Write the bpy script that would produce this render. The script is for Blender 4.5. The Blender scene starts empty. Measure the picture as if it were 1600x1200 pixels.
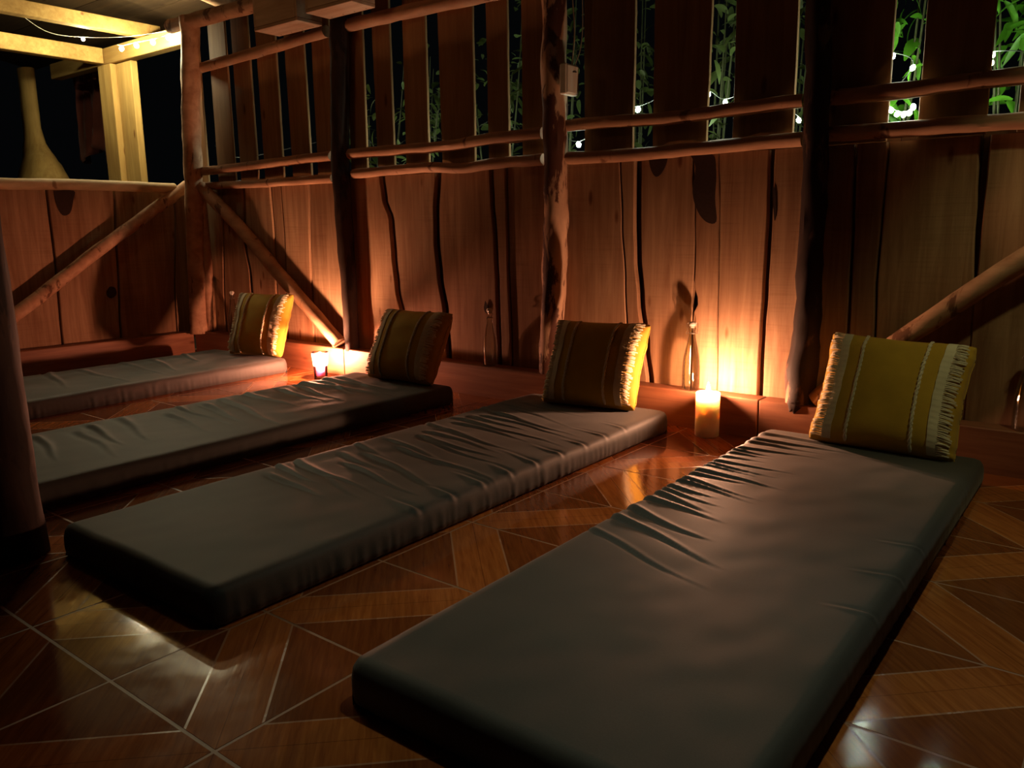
import bpy, math, random
from mathutils import Vector, Matrix, noise

random.seed(11)
SC = bpy.context.scene
COL = SC.collection

# ------------------------------------------------------------------ camera
CAM_H = 0.78
YAW, PITCH, ROLL = 0.666207, 0.190115, 0.0110882
FPX = 1266.64                      # focal length in pixels of a 1600 x 1200 frame
_f = Vector((-math.sin(YAW) * math.cos(PITCH), math.cos(YAW) * math.cos(PITCH), -math.sin(PITCH)))
_r0 = Vector((math.cos(YAW), math.sin(YAW), 0))
_d0 = _f.cross(_r0)
RIGHT = _r0 * math.cos(ROLL) + _d0 * math.sin(ROLL)
DOWN = _d0 * math.cos(ROLL) - _r0 * math.sin(ROLL)
FWD = _f
cam_data = bpy.data.cameras.new('camera')
cam_data.sensor_width = 36.0
cam_data.lens = 36.0 * FPX / 1600.0
cam_data.clip_start = 0.02
cam = bpy.data.objects.new('camera', cam_data)
COL.objects.link(cam)
cam.matrix_world = Matrix.Translation((0, 0, CAM_H)) @ Matrix((RIGHT, -DOWN, -FWD)).transposed().to_4x4()
SC.camera = cam

# ------------------------------------------------------------------ night sky, exposure
world = bpy.data.worlds.new('night')
SC.world = world
world.use_nodes = True
bgn = world.node_tree.nodes['Background']
bgn.inputs[0].default_value = (0.010, 0.012, 0.014, 1)
bgn.inputs[1].default_value = 0.10
SC.view_settings.view_transform = 'Standard'
SC.view_settings.look = 'None'
SC.view_settings.gamma = 1.0
SC.view_settings.use_curve_mapping = False
SC.view_settings.exposure = 0.0
SC.cycles.use_denoising = True
SC.cycles.sample_clamp_indirect = 3.0
SC.cycles.max_bounces = 7
SC.cycles.diffuse_bounces = 3
SC.cycles.glossy_bounces = 3
SC.cycles.caustics_refractive = False
SC.cycles.caustics_reflective = False

# light levels (candles, bulbs, shaded lamps and one added fill)
FLAME_L = 7000.0          # radiance of the candle flames
BULB_L = 1400.0            # radiance of the fairy-light bulbs
PENDANT_W = 26.0          # shaded lamp over the right-hand mattress
WALL_LAMP_W = 15.0        # shaded lamp turned to the right-hand boards
FILL_LANTERN_W = 3.4          # dim unseen lantern added under the roof as warm ambient fill
FLAME_C = (1.0, 0.47, 0.26)
BULB_C = (1.0, 0.90, 0.55)
OUT_C = (0.86, 1.0, 0.80)


def ray(px, py):
    return RIGHT * ((px - 800) / FPX) + DOWN * ((py - 600) / FPX) + FWD


def on_y(px, py, y):
    d = ray(px, py)
    return Vector((0, 0, CAM_H)) + d * (y / d.y)


def on_x(px, py, x):
    d = ray(px, py)
    return Vector((0, 0, CAM_H)) + d * (x / d.x)


def on_z(px, py, z):
    d = ray(px, py)
    return Vector((0, 0, CAM_H)) + d * ((z - CAM_H) / d.z)


# ------------------------------------------------------------------ helpers
class MB:
    def __init__(s):
        s.v = []; s.f = []; s.m = []

    def add(s, vs, fs, mat=0):
        o = len(s.v)
        s.v += [Vector(p) for p in vs]
        for q in fs:
            s.f.append([o + i for i in q]); s.m.append(mat)
        return s

    def box(s, a, b, mat=0, bev=0.0):
        x0, y0, z0 = a; x1, y1, z1 = b
        if bev <= 0:
            vs = [(x0, y0, z0), (x1, y0, z0), (x1, y1, z0), (x0, y1, z0), (x0, y0, z1), (x1, y0, z1), (x1, y1, z1), (x0, y1, z1)]
            fs = [(0, 3, 2, 1), (4, 5, 6, 7), (0, 1, 5, 4), (1, 2, 6, 5), (2, 3, 7, 6), (3, 0, 4, 7)]
            return s.add(vs, fs, mat)
        # chamfered box: three nested rectangles hulled by hand
        c = bev
        rings = [(z0, c), (z0 + c, 0), (z1 - c, 0), (z1, c)]
        vs = []
        for z, i in rings:
            vs += [(x0 + i + (c if not i else 0), y0 + i, z), (x1 - i - (c if not i else 0), y0 + i, z),
                   (x1 - i, y0 + i + (c if not i else 0), z), (x1 - i, y1 - i - (c if not i else 0), z),
                   (x1 - i - (c if not i else 0), y1 - i, z), (x0 + i + (c if not i else 0), y1 - i, z),
                   (x0 + i, y1 - i - (c if not i else 0), z), (x0 + i, y0 + i + (c if not i else 0), z)]
        fs = [tuple(range(7, -1, -1)), tuple(range(24, 32))]
        for k in range(3):
            for i in range(8):
                j = (i + 1) % 8
                fs.append((k * 8 + i, k * 8 + j, k * 8 + 8 + j, k * 8 + 8 + i))
        return s.add(vs, fs, mat)

    def tube(s, pts, radii, n=10, mat=0, rough=0.0, seed=0.0, caps=True, flat=(1, 1)):
        pts = [Vector(p) for p in pts]
        if not hasattr(radii, '__len__'):
            radii = [radii] * len(pts)
        vs = []
        t0 = (pts[1] - pts[0]).normalized()
        up = Vector((0, 0, 1)) if abs(t0.z) < 0.8 else Vector((0, 1, 0))
        for k, p in enumerate(pts):
            t = (pts[min(k + 1, len(pts) - 1)] - pts[max(k - 1, 0)]).normalized()
            a = t.cross(up).normalized(); b = t.cross(a).normalized()
            for i in range(n):
                w = 2 * math.pi * i / n
                dv = a * math.cos(w) * flat[0] + b * math.sin(w) * flat[1]
                r = radii[k]
                if rough:
                    q = p * 9 + dv * 1.6 + Vector((seed, seed * 1.7, 0))
                    r *= 1 + rough * noise.noise(q) + rough * 0.5 * noise.noise(q * 2.7)
                vs.append(p + dv * r)
        fs = []
        for k in range(len(pts) - 1):
            for i in range(n):
                j = (i + 1) % n
                fs.append((k * n + i, k * n + j, (k + 1) * n + j, (k + 1) * n + i))
        if caps:
            fs.append(tuple(range(n))[::-1]); fs.append(tuple(range((len(pts) - 1) * n, len(pts) * n)))
        return s.add(vs, fs, mat)

    def lathe(s, prof, n=24, mat=0, c=(0, 0, 0)):
        vs = []; fs = []
        for r, z in prof:
            for i in range(n):
                w = 2 * math.pi * i / n
                vs.append((c[0] + r * math.cos(w), c[1] + r * math.sin(w), c[2] + z))
        for k in range(len(prof) - 1):
            for i in range(n):
                j = (i + 1) % n
                fs.append((k * n + i, k * n + j, (k + 1) * n + j, (k + 1) * n + i))
        return s.add(vs, fs, mat)

    def mesh(s, name, mats, smooth=False):
        me = bpy.data.meshes.new(name)
        me.from_pydata([tuple(p) for p in s.v], [], s.f)
        for m in (mats if isinstance(mats, (list, tuple)) else [mats]):
            me.materials.append(m)
        me.polygons.foreach_set('material_index', s.m)
        if smooth:
            me.polygons.foreach_set('use_smooth', [True] * len(me.polygons))
            me.set_sharp_from_angle(angle=math.radians(50))
        me.update()
        return me

    def build(s, name, mats, parent=None, smooth=False, loc=None):
        if loc is not None:
            loc = Vector(loc)
            s.v = [p - loc for p in s.v]
        o = bpy.data.objects.new(name, s.mesh(name, mats, smooth))
        COL.objects.link(o)
        if loc is not None:
            o.location = loc
        if parent is not None:
            o.parent = parent
        return o


def empty(name, loc=(0, 0, 0), rot=(0, 0, 0)):
    o = bpy.data.objects.new(name, None)
    o.empty_display_size = 0.05
    COL.objects.link(o); o.location = loc; o.rotation_euler = rot
    return o


def tag(o, label, cat, group=None):
    o['label'] = label; o['category'] = cat
    if group:
        o['group'] = group
    return o


def struct(o):
    o['kind'] = 'structure'
    return o


def smooth_path(pts, n):
    """Catmull-Rom through pts, n samples per span"""
    P = [Vector(p) for p in pts]
    if len(P) == 2:
        return [P[0].lerp(P[1], i / n) for i in range(n + 1)]
    out = []
    for k in range(len(P) - 1):
        p0 = P[max(k - 1, 0)]; p1 = P[k]; p2 = P[k + 1]; p3 = P[min(k + 2, len(P) - 1)]
        for i in range(n):
            t = i / n
            out.append(0.5 * ((2 * p1) + (p2 - p0) * t + (2 * p0 - 5 * p1 + 4 * p2 - p3) * t * t + (3 * p1 - p0 - 3 * p2 + p3) * t ** 3))
    out.append(P[-1])
    return out


# ------------------------------------------------------------------ materials
class N:
    def __init__(s, name):
        s.mat = bpy.data.materials.new(name); s.mat.use_nodes = True
        s.t = s.mat.node_tree; s.b = s.t.nodes['Principled BSDF']
        s.out = s.t.nodes['Material Output']

    def n(s, typ, **kw):
        nd = s.t.nodes.new('ShaderNode' + typ)
        for k, v in kw.items():
            if k[0] == '_':
                nd.inputs[k[1:].replace('_', ' ')].default_value = v
            else:
                setattr(nd, k, v)
        return nd

    def l(s, a, b):
        s.t.links.new(a, b)

    def set(s, **kw):
        for k, v in kw.items():
            s.b.inputs[k.replace('_', ' ')].default_value = v
        return s

    def coords(s, scale, jitter=True):
        tc = s.n('TexCoord')
        src = tc.outputs['Object']
        if jitter:
            oi = s.n('ObjectInfo')
            m = s.n('Math', operation='MULTIPLY'); m.inputs[1].default_value = 37.0
            s.l(oi.outputs['Random'], m.inputs[0])
            ad = s.n('VectorMath', operation='ADD')
            s.l(src, ad.inputs[0]); s.l(m.outputs[0], ad.inputs[1])
            src = ad.outputs[0]
        mp = s.n('Mapping'); mp.inputs['Scale'].default_value = scale
        s.l(src, mp.inputs['Vector'])
        return mp.outputs[0]

    def noise(s, vec, scale, detail=4, rough=0.6, dist=0.0):
        nd = s.n('TexNoise', _Scale=scale, _Detail=detail, _Roughness=rough, _Distortion=dist)
        s.l(vec, nd.inputs['Vector'])
        return nd.outputs['Fac']

    def ramp(s, fac, stops):
        r = s.n('ValToRGB')
        e = r.color_ramp.elements
        while len(e) > 1:
            e.remove(e[-1])
        for i, (p, c) in enumerate(stops):
            q = e[0] if i == 0 else e.new(p)
            q.position = p; q.color = (*c, 1) if len(c) == 3 else c
        s.l(fac, r.inputs[0])
        return r.outputs[0]

    def mix(s, fac, a, b, mode='MIX'):
        m = s.n('MixRGB', blend_type=mode)
        for x, i in ((fac, 0), (a, 1), (b, 2)):
            if hasattr(x, 'links'):
                s.l(x, m.inputs[i])
            else:
                m.inputs[i].default_value = x if i == 0 else (*x, 1)
        return m.outputs[0]

    def bump(s, h, strength, dist=0.002):
        b = s.n('Bump', _Strength=strength, _Distance=dist)
        s.l(h, b.inputs['Height']); s.l(b.outputs[0], s.b.inputs['Normal'])
        return s

    def color(s, c):
        s.l(c, s.b.inputs['Base Color']); return s


def board_mat(name, dark, light, axis='z', saw=True, vary=0.35, rough=0.75, spec=0.25):
    m = N(name)
    sc = {'z': (14, 14, 0.9), 'x': (0.9, 14, 14), 'y': (14, 0.9, 14)}[axis]
    v = m.coords(sc)
    g = m.noise(v, 2.2, 6, 0.65, 0.6)
    col = m.ramp(g, [(0.28, dark), (0.52, [(a + b) / 2 for a, b in zip(dark, light)]), (0.74, light)])
    # broad discolouration
    v2 = m.coords({'z': (3, 3, 1.2), 'x': (1.2, 3, 3), 'y': (3, 1.2, 3)}[axis])
    bl = m.ramp(m.noise(v2, 1.3, 3, 0.5), [(0.35, (0.62, 0.52, 0.45)), (0.6, (1, 1, 1))])
    col = m.mix(0.75, col, bl, 'MULTIPLY')
    # knots
    vo = m.n('TexVoronoi', _Scale=1.0); m.l(m.coords({'z': (7.5, 7.5, 2.6), 'x': (2.6, 7.5, 7.5), 'y': (7.5, 2.6, 7.5)}[axis]), vo.inputs['Vector'])
    kn = m.ramp(vo.outputs['Distance'], [(0.0, (0.22, 0.13, 0.08)), (0.055, (0.45, 0.3, 0.2)), (0.10, (1, 1, 1))])
    col = m.mix(0.85, col, kn, 'MULTIPLY')
    # per-board tone
    oi = m.n('ObjectInfo')
    tone = m.ramp(oi.outputs['Random'], [(0.0, (1 - vary,) * 3), (1.0, (1.0, 1.0, 1.0))])
    col = m.mix(1.0, col, tone, 'MULTIPLY')
    h = g
    if saw:
        w = m.noise(m.coords((2.2, 2.2, 95) if axis == 'z' else (95, 2.2, 2.2)), 1.0, 3, 0.7)
        sw = m.ramp(w, [(0.34, (0.70, 0.66, 0.60)), (0.50, (1, 1, 1))])
        col = m.mix(m.ramp(m.noise(v2, 2.1, 2, 0.5), [(0.4, (0, 0, 0)), (0.65, (0.5, 0.5, 0.5))]), col, sw, 'MULTIPLY')
        h = m.mix(0.3, g, w)
    m.color(col).set(Roughness=rough)
    m.b.inputs['Specular IOR Level'].default_value = spec
    m.bump(h, 0.2, 0.003)
    return m.mat


def log_mat(name, dark, light, bark, amount, scale=(6, 6, 1.6), rough=0.7):
    m = N(name)
    v = m.coords(scale)
    g = m.noise(v, 2.0, 6, 0.6, 0.4)
    col = m.ramp(g, [(0.3, dark), (0.7, light)])
    p = m.noise(m.coords((5, 5, 1.5)), 2.4, 5, 0.6, 0.5)
    msk = m.ramp(p, [(amount, (1, 1, 1)), (amount + 0.05, (0, 0, 0))])
    col = m.mix(msk, col, bark)
    m.color(col).set(Roughness=rough)
    m.b.inputs['Specular IOR Level'].default_value = 0.25
    hh = m.mix(0.5, g, p)
    m.bump(hh, 0.6, 0.006)
    return m.mat


def plain(name, c, rough=0.6, metallic=0.0, var=0.15, scale=30.0, bump=0.0, spec=0.4):
    m = N(name)
    g = m.noise(m.coords((1, 1, 1)), scale, 4, 0.6)
    col = m.ramp(g, [(0.3, [x * (1 - var) for x in c]), (0.7, [min(1, x * (1 + var)) for x in c])])
    m.color(col).set(Roughness=rough, Metallic=metallic)
    m.b.inputs['Specular IOR Level'].default_value = spec
    if bump:
        m.bump(g, bump, 0.002)
    return m.mat


def emit(name, c, s):
    m = N(name)
    e = m.n('Emission', _Strength=s); e.inputs['Color'].default_value = (*c, 1)
    m.l(e.outputs[0], m.out.inputs['Surface'])
    return m.mat


M = {}
M['board'] = board_mat('pine_board', (0.32, 0.165, 0.085), (0.60, 0.37, 0.205), 'z', vary=0.30)
M['slat'] = board_mat('slat_board', (0.30, 0.155, 0.065), (0.48, 0.27, 0.12), 'z', saw=False, vary=0.25)
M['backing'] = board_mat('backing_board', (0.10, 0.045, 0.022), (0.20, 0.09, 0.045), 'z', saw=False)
M['curb'] = board_mat('curb_timber', (0.26, 0.095, 0.045), (0.46, 0.20, 0.10), 'x', saw=False, rough=0.5, spec=0.4)
M['curb_y'] = board_mat('curb_timber_short', (0.26, 0.095, 0.045), (0.46, 0.20, 0.10), 'y', saw=False, rough=0.5)
M['log'] = log_mat('peeled_log', (0.36, 0.18, 0.10), (0.62, 0.37, 0.22), (0.16, 0.07, 0.035), 0.36, (3, 8, 8))
M['rail'] = log_mat('peeled_rail', (0.34, 0.17, 0.095), (0.58, 0.34, 0.20), (0.18, 0.08, 0.04), 0.34, (2, 8, 8))
M['post_pale'] = log_mat('patchy_bark_post', (0.36, 0.20, 0.12), (0.62, 0.40, 0.25), (0.09, 0.035, 0.02), 0.47)
M['sill'] = log_mat('pale_sill_pole', (0.50, 0.34, 0.18), (0.72, 0.52, 0.30), (0.3, 0.17, 0.08), 0.30, (8, 3, 8))
M['post_dark'] = log_mat('dark_bark_post', (0.028, 0.014, 0.010), (0.065, 0.034, 0.022), (0.02, 0.01, 0.007), 0.42)
M['post_mixed'] = log_mat('half_peeled_dark_post', (0.05, 0.025, 0.016), (0.15, 0.08, 0.05), (0.022, 0.011, 0.008), 0.56)
M['bark'] = plain('shadow_mark', (0.035, 0.016, 0.009), 0.9, bump=0.6, scale=60)  # flat dark colour for painted shadows and small marks on the boards
M['ceil'] = board_mat('roof_board', (0.04, 0.022, 0.009), (0.08, 0.045, 0.018), 'x', saw=False)
M['porch'] = board_mat('porch_timber', (0.36, 0.21, 0.06), (0.58, 0.38, 0.12), 'z', saw=False, vary=0.2)
M['porch_x'] = board_mat('porch_beam', (0.36, 0.21, 0.06), (0.58, 0.38, 0.12), 'x', saw=False, vary=0.2)
M['crate'] = board_mat('pale_box_wood', (0.55, 0.38, 0.25), (0.78, 0.58, 0.42), 'x', saw=False, vary=0.1)


def tile_mats():
    out = []
    for nm, d, l, r in (('tile_plank_light', (0.27, 0.072, 0.016), (0.48, 0.155, 0.036), 0.078),
                        ('tile_plank_dark', (0.15, 0.037, 0.010), (0.25, 0.074, 0.018), 0.078),
                        ('tile_line', (0.36, 0.165, 0.085), (0.46, 0.23, 0.12), 0.20)):
        m = N(nm)
        rot = m.n('Mapping'); rot.inputs['Rotation'].default_value = (0, 0, math.radians(45)); rot.inputs['Scale'].default_value = (1, 1, 1)
        m.l(m.coords((1, 1, 1)), rot.inputs['Vector'])
        mp = m.n('Mapping'); mp.inputs['Scale'].default_value = (5, 60, 5)
        m.l(rot.outputs[0], mp.inputs['Vector'])
        g = m.noise(mp.outputs[0], 1.6, 5, 0.6, 0.3)
        col = m.ramp(g, [(0.3, d), (0.7, l)])
        gl = m.noise(m.coords((1, 1, 1)), 14.0, 4, 0.6)
        rr = m.ramp(gl, [(0.3, (r * 0.75,) * 3), (0.7, (r * 1.6,) * 3)])
        m.color(col); m.l(rr, m.b.inputs['Roughness'])
        m.b.inputs['Specular IOR Level'].default_value = 0.85
        hb = m.mix(0.25, m.noise(m.coords((1, 1, 1)), 5.0, 2, 0.5), g)
        m.bump(hb, 0.18, 0.004)
        out.append(m.mat)
    return out


TILE = tile_mats()
M['grout'] = plain('grout', (0.36, 0.18, 0.10), 0.45, scale=50)
M['soil'] = plain('night_soil', (0.035, 0.028, 0.018), 0.95, scale=8, bump=0.5)


def mattress_mat():
    m = N('charcoal_sheet')
    v = m.coords((1, 1, 1))
    g = m.noise(v, 420.0, 2, 0.5)
    b = m.noise(v, 3.0, 3, 0.5)
    col = m.ramp(b, [(0.3, (0.047, 0.045, 0.040)), (0.7, (0.067, 0.065, 0.056))])
    col = m.mix(0.35, col, m.ramp(g, [(0.35, (0.6, 0.6, 0.6)), (0.65, (1, 1, 1))]), 'MULTIPLY')
    m.color(col).set(Roughness=0.64)
    m.b.inputs['Specular IOR Level'].default_value = 0.4
    m.b.inputs['Sheen Weight'].default_value = 0.12
    m.bump(g, 0.12, 0.0008)
    return m.mat


M['sheet'] = mattress_mat()


def cloth_mat(name, c, weave=500.0, rough=0.85):
    m = N(name)
    v = m.coords((1, 1, 1))
    g = m.noise(v, weave, 2, 0.5)
    b = m.noise(v, 9.0, 3, 0.55)
    col = m.ramp(b, [(0.3, [x * 0.86 for x in c]), (0.7, [min(1, x * 1.1) for x in c])])
    m.color(col).set(Roughness=rough)
    m.b.inputs['Sheen Weight'].default_value = 0.15
    m.b.inputs['Specular IOR Level'].default_value = 0.2
    m.bump(m.mix(0.4, g, b), 0.3, 0.002)
    return m.mat


M['mustard'] = cloth_mat('mustard_cotton', (0.56, 0.335, 0.035))
M['cream'] = cloth_mat('cream_trim', (0.74, 0.64, 0.44), 260)
M['redcloth'] = cloth_mat('dark_red_cloth', (0.10, 0.025, 0.015))


def wax(name, c, sss=1.0, thru=0.0, scale=0.05):
    m = N(name)
    m.set(Roughness=0.4)
    g = m.noise(m.coords((1, 1, 1)), 20, 3)
    m.color(m.ramp(g, [(0.3, [x * 0.95 for x in c]), (0.7, c)]))
    m.b.inputs['Subsurface Weight'].default_value = sss
    m.b.inputs['Subsurface Radius'].default_value = (1.0, 0.75, 0.65)
    m.b.inputs['Subsurface Scale'].default_value = scale
    if thru:
        tl = m.n('BsdfTranslucent'); tl.inputs[0].default_value = (*c, 1)
        mx = m.n('MixShader', _Fac=thru); m.l(m.b.outputs[0], mx.inputs[1]); m.l(tl.outputs[0], mx.inputs[2])
        m.l(mx.outputs[0], m.out.inputs['Surface'])
    return m.mat


M['wax_white'] = wax('white_wax', (0.88, 0.80, 0.72))
M['wax_pink'] = wax('pink_wax', (0.96, 0.46, 0.64), 1.0, 0.0, 0.115)
M['wick'] = plain('wick', (0.02, 0.015, 0.012), 0.9)
M['flame'] = emit('candle_flame', FLAME_C, FLAME_L)
M['bulb_warm'] = emit('warm_fairy_bulb', BULB_C, BULB_L)
M['bulb_cool'] = emit('cool_fairy_bulb', OUT_C, BULB_L * 0.22)
M['flame_cup'] = emit('cup_candle_flame', FLAME_C, FLAME_L * 1.8)


def cup_mat():
    m = N('frosted_pink_glass')
    tr = m.n('BsdfTransparent'); tr.inputs[0].default_value = (1.0, 0.90, 0.91, 1)
    tl = m.n('BsdfTranslucent'); tl.inputs[0].default_value = (1.0, 0.62, 0.62, 1)
    gl = m.n('BsdfGlossy', _Roughness=0.08)
    fr = m.n('Fresnel', _IOR=1.45)
    a = m.n('MixShader', _Fac=0.25); m.l(tr.outputs[0], a.inputs[1]); m.l(tl.outputs[0], a.inputs[2])
    b = m.n('MixShader'); m.l(fr.outputs[0], b.inputs[0]); m.l(a.outputs[0], b.inputs[1]); m.l(gl.outputs[0], b.inputs[2])
    m.l(b.outputs[0], m.out.inputs['Surface'])
    return m.mat


def glass_mat():
    m = N('clear_bottle_glass')
    tr = m.n('BsdfTransparent'); tr.inputs[0].default_value = (0.955, 0.955, 0.93, 1)
    gl = m.n('BsdfGlossy', _Roughness=0.02)
    fr = m.n('Fresnel', _IOR=1.52)
    w = m.noise(m.coords((1, 1, 1)), 16.0, 2, 0.5)
    bp = m.n('Bump', _Strength=0.35, _Distance=0.01); m.l(w, bp.inputs['Height'])
    m.l(bp.outputs[0], gl.inputs['Normal']); m.l(bp.outputs[0], fr.inputs['Normal'])
    mu = m.n('Math', operation='MULTIPLY_ADD'); mu.inputs[1].default_value = 0.6; mu.inputs[2].default_value = 0.02
    m.l(fr.outputs[0], mu.inputs[0])
    b = m.n('MixShader'); m.l(mu.outputs[0], b.inputs[0]); m.l(tr.outputs[0], b.inputs[1]); m.l(gl.outputs[0], b.inputs[2])
    m.l(b.outputs[0], m.out.inputs['Surface'])
    return m.mat


M['cup'] = cup_mat()
M['glass'] = glass_mat()
M['ceramic'] = plain('white_stopper', (0.72, 0.68, 0.6), 0.25, var=0.03)
M['wire'] = plain('steel_wire', (0.55, 0.52, 0.48), 0.3, 1.0, var=0.05)
M['cable'] = plain('pale_cable', (0.42, 0.38, 0.28), 0.5, var=0.05)
M['darkwire'] = plain('dark_green_wire', (0.012, 0.018, 0.010), 0.6, var=0.05)
M['plastic'] = plain('cream_plastic', (0.82, 0.77, 0.62), 0.45, var=0.04)
M['shade'] = plain('lamp_shade_metal', (0.05, 0.05, 0.045), 0.5, var=0.1)
M['stem'] = plain('plant_stem', (0.05, 0.06, 0.02), 0.7)


def leaf_mat(name, c):
    m = N(name)
    g = m.noise(m.coords((1, 1, 1)), 14.0, 3)
    col = m.ramp(g, [(0.3, [x * 0.7 for x in c]), (0.7, c)])
    oi = m.n('ObjectInfo')
    col = m.mix(1.0, col, m.ramp(oi.outputs['Random'], [(0, (0.6, 0.62, 0.6)), (1, (1, 1, 1))]), 'MULTIPLY')
    m.color(col).set(Roughness=0.45)
    tl = m.n('BsdfTranslucent'); m.l(col, tl.inputs[0])
    mx = m.n('MixShader', _Fac=0.35); m.l(m.b.outputs[0], mx.inputs[1]); m.l(tl.outputs[0], mx.inputs[2])
    m.l(mx.outputs[0], m.out.inputs['Surface'])
    return m.mat


M['leaf'] = leaf_mat('dark_green_leaf', (0.15, 0.22, 0.06))
M['leaf_bright'] = leaf_mat('fresh_green_leaf', (0.12, 0.40, 0.02))

# ------------------------------------------------------------------ structure: ground and floor
WY = 2.95          # inner face of the long wall's boards
LX = -4.98         # inner face of the short wall's boards
CZ = 0.146         # height of the timber curb

g = MB(); g.box((-16, -8, -0.30), (8, 14, -0.12))
struct(g.build('ground', M['soil']))

floor = struct(MB().box((-5.06, -2.2, -0.12), (1.9, 3.02, -0.0005)).build('floor', M['grout']))
TP = 0.3266
GX0, GY0 = -1.375, 0.915


def tile_mesh(flip):
    """one square ceramic tile, wood-look: a diagonal band of two planks and two corner planks a side"""
    mb = MB()
    h = TP / 2 - 0.0034
    # stripes parallel to the diagonal, by signed distance d from it
    bands = [(-0.24, -0.1445, 1), (-0.1446, -0.1424, 1), (-0.1424, -0.0632, 1), (-0.0632, -0.0590, 2), (-0.0590, -0.0008, 0),
             (-0.0008, 0.0008, 1), (0.0008, 0.0590, 0), (0.0590, 0.0632, 2), (0.0632, 0.1425, 1), (0.1425, 0.1445, 1), (0.1445, 0.24, 1)]
    sq = [(-h, -h), (h, -h), (h, h), (-h, h)]

    def clip(poly, sgn, d):
        res = []
        for i in range(len(poly)):
            a, b = poly[i], poly[(i + 1) % len(poly)]
            fa = sgn * ((a[1] - a[0]) / math.sqrt(2) - d); fb = sgn * ((b[1] - b[0]) / math.sqrt(2) - d)
            if fa >= 0:
                res.append(a)
            if (fa > 0 > fb) or (fa < 0 < fb):
                t = fa / (fa - fb); res.append((a[0] + t * (b[0] - a[0]), a[1] + t * (b[1] - a[1])))
        return res
    for d0, d1, mt in bands:
        p = clip(clip(sq, 1, d0), -1, d1)
        if len(p) > 2:
            if flip:
                p = [(-x, y) for x, y in p][::-1]
            mb.add([(x, y, 0) for x, y in p], [tuple(range(len(p)))], mt)
    e = h + 0.0008
    rim = [(-h, -h, 0), (h, -h, 0), (h, h, 0), (-h, h, 0), (-e, -e, -0.009), (e, -e, -0.009), (e, e, -0.009), (-e, e, -0.009)]
    mb.add(rim, [(4, 5, 1, 0), (5, 6, 2, 1), (6, 7, 3, 2), (7, 4, 0, 3)], 1)
    return mb.mesh('tile', TILE)


TM = [tile_mesh(False), tile_mesh(True)]
for i in range(-11, 8):
    for j in range(-4, 6):
        cx, cy = GX0 + (i + .5) * TP, GY0 + (j + .5) * TP
        if cx < -4.9 or cy > 2.78:
            continue
        t = bpy.data.objects.new('tile', TM[(i + j) % 2]); COL.objects.link(t)
        t.parent = floor; t.location = (cx, cy, 0)
# cut strip of tile at the foot of the long wall is covered by grout slab and curb

# ------------------------------------------------------------------ long wall
wall_r = struct(empty('wall_right', (0, 0, 0)))


def edge_fn(poly, plane='y', at=WY):
    """polyline of photo pixels -> x(z) on the wall plane"""
    pts = []
    for q in poly:
        p = on_y(q[0], q[1], at) if plane == 'y' else on_x(q[0], q[1], at)
        pts.append((p.z, p.x if plane == 'y' else p.y))
    pts.sort()

    def f(z):
        if z <= pts[0][0]:
            if len(pts) > 1:
                a, b = pts[0], pts[1]
                return a[1] + (b[1] - a[1]) * (z - a[0]) / (b[0] - a[0]) * 0.5
            return pts[0][1]
        for a, b in zip(pts, pts[1:]):
            if z <= b[0]:
                t = (z - a[0]) / (b[0] - a[0]); t = t * t * (3 - 2 * t)
                return a[1] + (b[1] - a[1]) * t
        return pts[-1][1]
    return f


def board(parent, name, fl, fr, z0, z1, y0, th, mat, plane='y', wane=0.004, n=14, seed=0.0, ragged=0.0015):
    """a sawn board with its own edges; fl / fr give the side edges as functions of height"""
    mb = MB(); vs = []
    sgn = 1 if plane == 'y' else -1
    for k in range(n + 1):
        z = z0 + (z1 - z0) * k / n
        a, b = fl(z), fr(z)
        a += ragged * noise.noise((seed, z * 14, 0)); b += ragged * noise.noise((seed + 9, z * 14, 3))
        prof = [(a, th), (a, 0.004), (a + wane, 0), (b - wane, 0), (b, 0.004), (b, th)]
        for u, d in prof:
            vs.append((u, y0 + d, z) if plane == 'y' else (y0 - d, u, z))
    fs = []
    for k in range(n):
        for i in range(6):
            j = (i + 1) % 6
            q = (k * 6 + i, k * 6 + j, (k + 1) * 6 + j, (k + 1) * 6 + i)
            fs.append(q if sgn > 0 else q[::-1])
    bot = tuple(range(6))[::-1]; top = tuple(range(n * 6, n * 6 + 6))
    fs += [bot, top] if sgn > 0 else [bot[::-1], top[::-1]]
    mb.add(vs, fs)
    zc = (z0 + z1) / 2; uc = (fl(zc) + fr(zc)) / 2
    return mb.build(name, mat, parent, loc=(uc, y0, zc) if plane == 'y' else (y0, uc, zc))


const = lambda c: (lambda z: c)
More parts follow.
